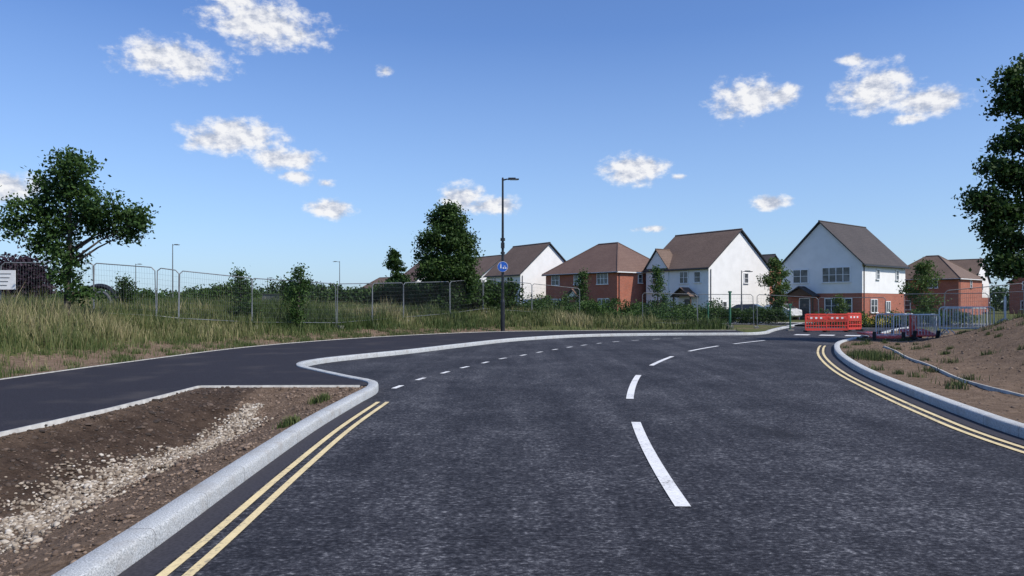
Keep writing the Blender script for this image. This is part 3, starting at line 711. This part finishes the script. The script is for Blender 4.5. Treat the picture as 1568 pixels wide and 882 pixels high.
winC=[('front',-4,4.3,1.3,1.15,2,2),('front',-.3,4.3,1.1,1.15,2,2),('front',3.6,4.3,1.6,1.2,3,2),('front',-4,1.5,1.7,1.25,3,2),('front',3.8,1.5,1.7,1.25,3,2),('right',-1.0,4.3,.6,.95,1,2)]
house('brick_house',(11.05,77.7),11.5,9,-52,5.1,8.5,'hip','brick','roof_red',None,winC,(0,2,False))
winD=[('front',-2,4.25,1.2,1.15,2,2),('front',1.6,4.25,1.2,1.15,2,2),('front',-2,1.4,1.6,1.25,2,2),('right',0,4.2,.6,1.0,1,2)]
house('white_gabled_house',(1.0,88),7.6,8.5,-56,5.2,8.9,'gable','render','roof_brown',None,winD,(1.5,2,True))
house('white_gabled_house',(-4.6,103),8,8.5,-56,5.2,8.4,'gable','render','roof_brown',None,winD,(1.5,2,True))
house('white_gabled_house',(-13.6,104),8,8.5,-60,4.8,8.0,'gable','render','roof_red',None,winD,None)
house('brick_bungalow',(-24,150),14,9,-40,3.6,7.2,'hip','brick','roof_brown',None,(),None)
house('brick_house',(58,96),9.5,8.5,-50,5.0,8.2,'hip','brick','roof_brown',None,winD,None)
house('brick_house',(46.5,98),8,8.5,-50,5.0,8.4,'gable','brick','roof_dark',None,winD,None)
house('white_house_brick_base',(70,112),8.5,9,-45,5.0,8.4,'gable','render','roof_brown','brick',winD,None)
house('brick_house',(80,104),8.5,9,-45,4.8,7.6,'front','brick','roof_brown',None,winD,None)
house('brick_house',(33,100),9,9,-50,5,8.3,'gable','brick','roof_dark',None,winD,None)

# ------------------------------------------------------------------ street lamps
def lamp(name,x,y,h,mat,arm=.5,sign=False,rz=0,r=.07):
    z=gz(x,y); e=empty(name,(x,y,z),rz); b=MB()
    b.cyl((0,0,-.3),(0,0,1.6),r*1.45,r*1.4,mat,12); b.cyl((0,0,1.6),(0,0,1.75),r*1.4,r,mat,12); b.cyl((0,0,1.7),(0,0,h),r,r*.62,mat,12)
    b.cyl((0,0,h-.02),(arm*.55,0,h+.04),r*.5,r*.45,mat,8); b.cyl((0,0,h),(0,0,h+.12),r*.75,r*.5,mat,10)
    b.obj('column',e)
    hd=MB(); sg=1 if arm>0 else -1
    hd.box((arm*.55+.32*sg,0,h+.03),(.62,.22,.05),mat); hd.box((arm*.55+.25*sg,0,h+.08),(.4,.16,.06),mat); hd.box((arm*.55+.36*sg,0,h-.005),(.42,.16,.02),M['white_refl']); hd.obj('lantern',e)
    if sign:
        s=MB(); s.box((0,-.09,4.65-0),(.2,.14,.30),mat); s.cyl((0,0,4.9),(0,0,5.05),r*1.5,r*1.5,mat,10); s.cyl((0,0,4.2),(0,0,4.3),r*1.4,r*1.4,mat,10); s.obj('bracket_box',e)
        s=MB(); s.cyl((0,-.12,3.5),(0,-.14,3.5),.27,.27,M['blue_sign'],28); s.cyl((0,-.115,3.5),(0,-.135,3.5),.285,.285,M['white_refl'],28)
        s.cyl((-.1,-.142,3.63),(-.1,-.147,3.63),.03,.03,M['white_refl'],10); s.box((-.1,-.144,3.5),(.06,.006,.18),M['white_refl']); 
        for cx_ in(.04,.16): s.cyl((cx_,-.142,3.43),(cx_,-.147,3.43),.045,.045,M['white_refl'],12)
        s.box((.1,-.144,3.53),(.1,.006,.03),M['white_refl'])
        s.box((0,-.07,3.5),(.05,.1,.06),M['steel']); s.obj('cycle_path_sign',e)
lamp('street_lamp',-.5,39.95,8.2,M['post_black'],.45,True,0,.085)
lamp('street_lamp',-39,85,7.3,M['grey_post'],.3)
lamp('street_lamp',-57,112,6.5,M['grey_post'],.6)
lamp('street_lamp',-27.5,118,7.2,M['grey_post'],-.8)
lamp('street_lamp',-17,105,6.0,M['grey_post'],.4)
lamp('street_lamp',-38,115,4.5,M['grey_post'],.4)
lamp('street_lamp',18.0,58,4.0,M['grey_post'],.4,r=.05)

# ------------------------------------------------------------------ temporary fencing
def fence(name,P,h=2.0,step=.09,feet=True,pmat='steel'):
    e=empty(name,(0,0,0)); b=MB(); wv=MB(); ft=MB()
    for (x0,y0,z0_),(x1,y1,z1_) in zip(P[:-1],P[1:]):
        a=Vector((x0,y0,z0_+.08)); c=Vector((x1,y1,z1_+.08)); d=(c-a); n=max(1,round(Vector((x1-x0,y1-y0)).length/3.45))
        for k in range(n):
            p=a+d*(k/n+.006); q=a+d*((k+1)/n-.006); dd=(q-p).normalized()
            tl=Vector((random.uniform(-.05,.05),random.uniform(-.06,.06),h)); 
            P1=p+tl; Q1=q+tl; r=.020
            cc=.12
            b.tube([p,p+tl*.94,P1+dd*cc,Q1-dd*cc,q+tl*.94,q],r,M[pmat],6); b.cyl(p+tl*.08,q+tl*.08,r*.8,r*.8,M[pmat],5)
            nw=int((q-p).length/step)
            for i in range(1,nw):
                s0=p+(q-p)*(i/nw); wv.cyl(s0+tl*.08,s0+tl*.99,.0026,.0026,M['fence_wire'],3,False)
            for i in range(1,9): wv.cyl(p+tl*(.08+.9*i/9),q+tl*(.08+.9*i/9),.0026,.0026,M['fence_wire'],3,False)
            if feet: ft.box(p+Vector((-.03,0,-.05)),(.24,.7,.14),M['concrete'],math.atan2(dd.y,dd.x))
    b.obj('frames',e); wv.obj('mesh_wires',e); 
    if feet: ft.obj('feet',e)
    return e
def FP(L): return [(x,y,gz(x,y)) for x,y in L]
fence('temporary_fence',FP([(-25.8,26.4),(-22.3,26.6),(-18.7,27.0),(-15.6,27.6),(-13.6,28.3),(-12.9,28.6),(-10.9,31),(-8.3,35),(-5.8,39.6),(-3.6,43),(-1.8,46),(1.3,48.4),(4.5,49)]))
fence('temporary_fence',FP([(8.2,46.5),(11.6,46.2),(15.0,45.8)]))
fence('temporary_fence',FP([(15.1,45.6),(18.5,44.6),(21.8,43)]))
fence('temporary_fence',FP([(20.6,35.3),(23.8,34.4),(27.2,33.8),(30.6,33)]))
fence('temporary_fence',FP([(22.3,42),(25.2,39),(28.5,37)]))
def gpost(x,y,h,r=.05):
    b=MB(); b.cyl((0,0,-.2),(0,0,h),r,r,M['green_paint'],10); b.box((0,0,.1),(.35,.35,.2),M['concrete']); b.box((0,0,h-.03),(.2,.1,.1),M['green_paint']); b.obj('green_post',loc=(x,y,gz(x,y)))
gpost(13.2,44.8,2.25,.07); gpost(16.4,43.6,1.7,.05); gpost(12.2,46,1.5,.05)
b=MB(); b.box((0,0,0),(1.05,.03,.7),M['white_refl']); 
for k in range(4): b.box((0,-.02,.22-.14*k),(.75-.1*k,.006,.025),M['grey_post'])
b.obj('site_sign',loc=(-18.6,26.9,gz(-18.7,27)+1.45),rz=.05)

def plastic_barrier(loc,rz,rx=0):
    e=empty('plastic_barrier',loc,rz); e.rotation_euler=(rx,0,rz); b=MB(); m=M['red_plastic']; w=1.2
    for x in(-w/2,w/2): b.box((x,0,.55),(.07,.06,.9),m)
    for z_,hh in((.98,.10),(.14,.12),(.60,.05),(.36,.05)): b.box((0,0,z_),(w-.075,.055,hh),m)
    for k in range(1,8): b.box((-w/2+w*k/8,0,.36),(.035,.045,.40),m)
    b.box((0,0,.775),(w-.08,.048,.26),m)
    b.obj('frame',e)
    s=MB(); 
    for sy in(-1,1): s.box((0,sy*.031,.785),(w-.3,.01,.10),M['white_refl'])
    for sy in(-1,1):
        for k in range(4): s.box((-.42+.28*k,sy*.038,.785),(.15,.008,.098),m)
    s.obj('reflective_panel',e)
    f=MB()
    for x in(-w/2+.05,w/2-.05): f.box((x,0,.04),(.13,.5,.08),M['tyre'])
    f.obj('feet',e)
plastic_barrier((17.1,41.6,.01),.05); plastic_barrier((18.35,41.75,.01),-.02); plastic_barrier((19.5,42.2,.05),.5)
plastic_barrier((16.7,33.0,.16),.6,-1.45); plastic_barrier((15.7,30.8,.17),-.3,-1.5); plastic_barrier((17.6,31.4,.2),.15,-1.3); plastic_barrier((17.3,31.9,.1),.9,0)
def ped_barrier(x,y,rz,L=2.2):
    z_=gz(x,y); e=empty('pedestrian_barrier',(x,y,z_),rz); b=MB(); m=M['barrier_steel']; h=1.1; r=.026; c=.14
    arc=lambda cx_,cz,a0,a1:[(cx_+c*math.cos(a),0,cz+c*math.sin(a)) for a in np.linspace(a0,a1,6)]
    pts=[(-L/2,0,.2)]+arc(-L/2+c,h-c,math.pi,math.pi/2)+arc(L/2-c,h-c,math.pi/2,0)+[(L/2,0,.2)]+[(-L/2,0,.2)]
    b.tube(pts,r,m,7)
    for k in range(1,15): b.cyl((-L/2+L*k/15,0,.2),(-L/2+L*k/15,0,h),.013,.013,m,5)
    for sx in(-1,1):
        x_=sx*(L/2-.25); b.tube([(x_,-.3,0),(x_,-.26,.05),(x_,0,.22),(x_,.26,.05),(x_,.3,0)],.02,m,6)
    b.obj('frame',e)
for a in ((17.3,31.6,.15),(19.3,31.4,-.1),(18.2,32.7,.6),(20.0,32.6,.2),(20.6,30.9,1.0),(17.0,32.8,.35)): ped_barrier(*a)

b=MB(); pts=[(1.0*math.cos(a),0,1.1*math.sin(a)) for a in np.linspace(0,math.pi,16)]; b.tube(pts,.13,M['post_black'],8)
pts=[(.5*math.cos(a)+.1,0,.8*math.sin(a)) for a in np.linspace(0,math.pi,12)]; b.tube(pts,.08,M['grey_post'],8)
for sx in(-1,1): b.cyl((sx,0,0),(sx,0,-.7),.13,.13,M['post_black'],8)
b.obj('play_hoop',loc=(-20.9,37.5,gz(-20.9,37.5)+.35))
b=MB(); b.box((0,0,.6),(1.3,.6,1.2),M['grey_post']); b.box((0,0,1.23),(1.4,.7,.06),M['dark']); b.box((0,-.31,.6),(.02,.02,1.1),M['dark']); b.obj('utility_cabinet',loc=(-17.5,54,gz(-17.5,54)))

# ------------------------------------------------------------------ cars
def car(name,x,y,rz,mat):
    e=empty(name,(x,y,.12),rz); W=1.76
    prof=[(-2.1,.35),(-2.12,.75),(-2.0,.95),(-1.2,1.02),(-.55,1.42),(.9,1.46),(1.65,1.0),(2.08,.9),(2.12,.4),(1.9,.25),(-1.9,.25)]
    def width(z_): return W/2 if z_<1.03 else W/2-.2
    b=MB(); n=len(prof); vs=[]
    for sg in(-1,1):
        for px_,pz_ in prof: vs.append((px_,sg*width(pz_),pz_))
    fs=[tuple(range(n)),tuple(range(2*n-1,n-1,-1))]+[(k,n+k,n+(k+1)%n,(k+1)%n) for k in range(n)]
    b.add(vs,fs,mat); o=b.obj('body',e)
    bv=o.modifiers.new('b','BEVEL'); bv.width=.05; bv.segments=2
    g_=MB()
    for sg in(-1,1):
        q=[(-1.0,1.04,.0),(1.45,1.04,0),(.85,1.38,0),(-.5,1.36,0)]
        vs=[(a,sg*(W/2-.02-.2*max(0,(z_-1.02)/.42)+.012),z_) for a,z_,_ in q]; g_.add(vs,[(0,1,2,3) if sg<0 else (3,2,1,0)],M['glass'])
    g_.add([(1.62,-.72,1.05),(1.62,.72,1.05),(.98,.6,1.44),(.98,-.6,1.44)],[(0,1,2,3)],M['glass']); g_.add([(-1.22,-.72,1.06),(-1.22,.72,1.06),(-.63,.6,1.4),(-.63,-.6,1.4)],[(3,2,1,0)],M['glass'])
    g_.obj('windows',e)
    t=MB()
    for wx in(-1.3,1.35):
        for sg in(-1,1): t.cyl((wx,sg*(W/2-.2),.31),(wx,sg*(W/2+.01),.31),.31,.31,M['tyre'],18); t.cyl((wx,sg*(W/2+.0),.31),(wx,sg*(W/2+.02),.31),.19,.19,M['steel'],12)
    t.obj('wheels',e)
    l=MB()
    for sg in(-1,1): l.box((2.1,sg*.65,.78),(.06,.3,.13),M['white_refl']); l.box((-2.1,sg*.68,.82),(.06,.2,.2),M['lamp_red'])
    l.box((2.13,0,.45),(.04,.5,.11),M['white_refl']); l.obj('lights_and_plate',e)
car('parked_car',21.3,67.5,-.55,M['car_dark'])
car('parked_car',24.9,69.5,-1.0,M['car_silver'])
b=MB()
for i in range(26): b.box((i*.22,0,.45),(.08,.03,.9),M['timber'])
b.box((2.75,.04,.25),(5.6,.03,.07),M['timber']); b.box((2.75,.04,.72),(5.6,.03,.07),M['timber']); b.obj('garden_fence',loc=(-1.5,66,0.1),rz=-.1)

# ------------------------------------------------------------------ sky
w=bpy.data.worlds.new("World"); w.name='sky'; scene.world=w; w.use_nodes=True; nt=w.node_tree
bg=nt.nodes['Background']; bg.inputs['Strength'].default_value=0.125
sky=nt.nodes.new('ShaderNodeTexSky'); sky.sky_type='NISHITA'; sky.sun_disc=False
SUN_EL=48; SUN_AZ=122
sky.sun_elevation=rad(SUN_EL); sky.sun_rotation=rad(SUN_AZ); sky.air_density=1.0; sky.dust_density=0.6; sky.ozone_density=2.5; sky.altitude=50
tc=nt.nodes.new('ShaderNodeTexCoord'); sp=nt.nodes.new('ShaderNodeSeparateXYZ'); nt.links.new(tc.outputs['Generated'],sp.inputs[0])
az=math_(nt,'MULTIPLY',math_(nt,'ARCTAN2',sp.outputs[0],sp.outputs[1]),57.2958)
el=math_(nt,'MULTIPLY',math_(nt,'ARCSINE',sp.outputs[2]),57.2958)
ae=nt.nodes.new('ShaderNodeCombineXYZ'); nt.links.new(az,ae.inputs[0]); nt.links.new(el,ae.inputs[1])
clouds=[(-18.5,19.7,5.0,2.0,1),(-20.6,21.2,2.0,1.1,.95),(-24.6,16.7,4.3,1.6,1),(-20.6,11.9,3.9,1.7,1),(-17.0,10.6,3.1,1.15,.95),(-16.3,9.3,1.5,.75,.9),(-13.8,7.1,2.3,.9,.95),(-3.9,8.2,2.1,1.4,.95),(-1.6,7.6,2.5,.9,1),(-9.7,17.3,1.4,.9,.6),
 (9.3,10.1,2.9,1.4,1),(12.6,9.5,1.2,.45,.7),(17.6,14.8,2.9,1.7,1),(20.2,14.8,1.8,1.0,.95),(26.2,14.6,2.9,2.0,1),(29.6,13.4,2.9,1.15,.95),(28.2,12.4,1.9,.6,.7),(19.3,7.4,1.9,.75,.9),(10.8,5.7,2.0,.5,.7),(-34.6,7.4,2.9,1.2,1),(24.7,16.7,1.6,.7,.65),(-14.1,9.0,1.2,.6,.65),
 (-60,14,7,2.4,1),(55,13,8,2.6,1),(110,15,9,3,1),(-120,16,9,3,1),(-12,38,7,3,1)]
tot=None
for a,e_,ra,re_2,wt in clouds:
    v1=nt.nodes.new('ShaderNodeVectorMath'); v1.operation='SUBTRACT'; nt.links.new(ae.outputs[0],v1.inputs[0]); v1.inputs[1].default_value=(a,e_,0)
    v2=nt.nodes.new('ShaderNodeVectorMath'); v2.operation='MULTIPLY'; nt.links.new(v1.outputs[0],v2.inputs[0]); v2.inputs[1].default_value=(1/ra,1/re_2,0)
    v3=nt.nodes.new('ShaderNodeVectorMath'); v3.operation='LENGTH'; nt.links.new(v2.outputs[0],v3.inputs[0])
    q=math_(nt,'SUBTRACT',wt,v3.outputs['Value'])
    tot=q if tot is None else math_(nt,'MAXIMUM',tot,q)
def nz_(off,scale,det,ro=.62):
    return noise(nt,mapping(nt,ae.outputs[0],(1,1.5,1),off),scale,det,ro)
fa=nz_((0,0,0),.62,8); fb=nz_((-.35,-.5,0),.62,4)
dn=math_(nt,'ADD',math_(nt,'MULTIPLY',tot,1.4),math_(nt,'MULTIPLY',math_(nt,'SUBTRACT',fa,.5),2.5))
dens=nt.nodes.new('ShaderNodeMapRange'); dens.interpolation_type='SMOOTHSTEP'; dens.inputs[1].default_value=-.05; dens.inputs[2].default_value=.85; nt.links.new(dn,dens.inputs[0])
gate=nt.nodes.new('ShaderNodeMapRange'); gate.interpolation_type='SMOOTHSTEP'; gate.inputs[1].default_value=-.5; gate.inputs[2].default_value=.0; nt.links.new(tot,gate.inputs[0])
D=math_(nt,'MULTIPLY',dens.outputs[0],gate.outputs[0],True)
lit=math_(nt,'ADD',.60,math_(nt,'MULTIPLY',math_(nt,'SUBTRACT',fa,fb),3.2),True)
ccol=ramp(nt,lit,[(0.1,(3.7,4.1,5.0)),(0.5,(5.7,5.9,6.5)),(0.85,(7.5,7.5,7.6))])
sk=mixc(nt,1.0,sky.outputs[0],(0.80,0.99,1.34),'MULTIPLY')
hzf=ramp(nt,math_(nt,'DIVIDE',el,20.0,True),[(0.0,0.62),(0.3,0.34),(1.0,0.0)])
sk=mixc(nt,hzf,sk,(3.9,5.3,6.7))
nt.links.new(mixc(nt,math_(nt,'MULTIPLY',D,.96),sk,ccol),bg.inputs['Color'])
sl=bpy.data.lights.new('sun','SUN'); sl.energy=4.8; sl.angle=rad(.53); sl.color=(1,.94,.84)
so=bpy.data.objects.new('sun',sl); COL.objects.link(so)
dv=Vector((math.sin(rad(SUN_AZ))*math.cos(rad(SUN_EL)),math.cos(rad(SUN_AZ))*math.cos(rad(SUN_EL)),math.sin(rad(SUN_EL))))
so.rotation_euler=dv.to_track_quat('Z','Y').to_euler(); so.location=(20,-10,40)
cd=bpy.data.cameras.new('camera'); cd.lens=26; cd.sensor_width=36; cd.clip_end=8000; cd.clip_start=.05; cd.shift_y=0.0153
co=bpy.data.objects.new('camera',cd); COL.objects.link(co); co.location=(0,0,1.6); co.rotation_euler=(rad(90),0,0)
scene.camera=co
scene.view_settings.view_transform='Standard'; scene.view_settings.look='None'; scene.view_settings.exposure=0
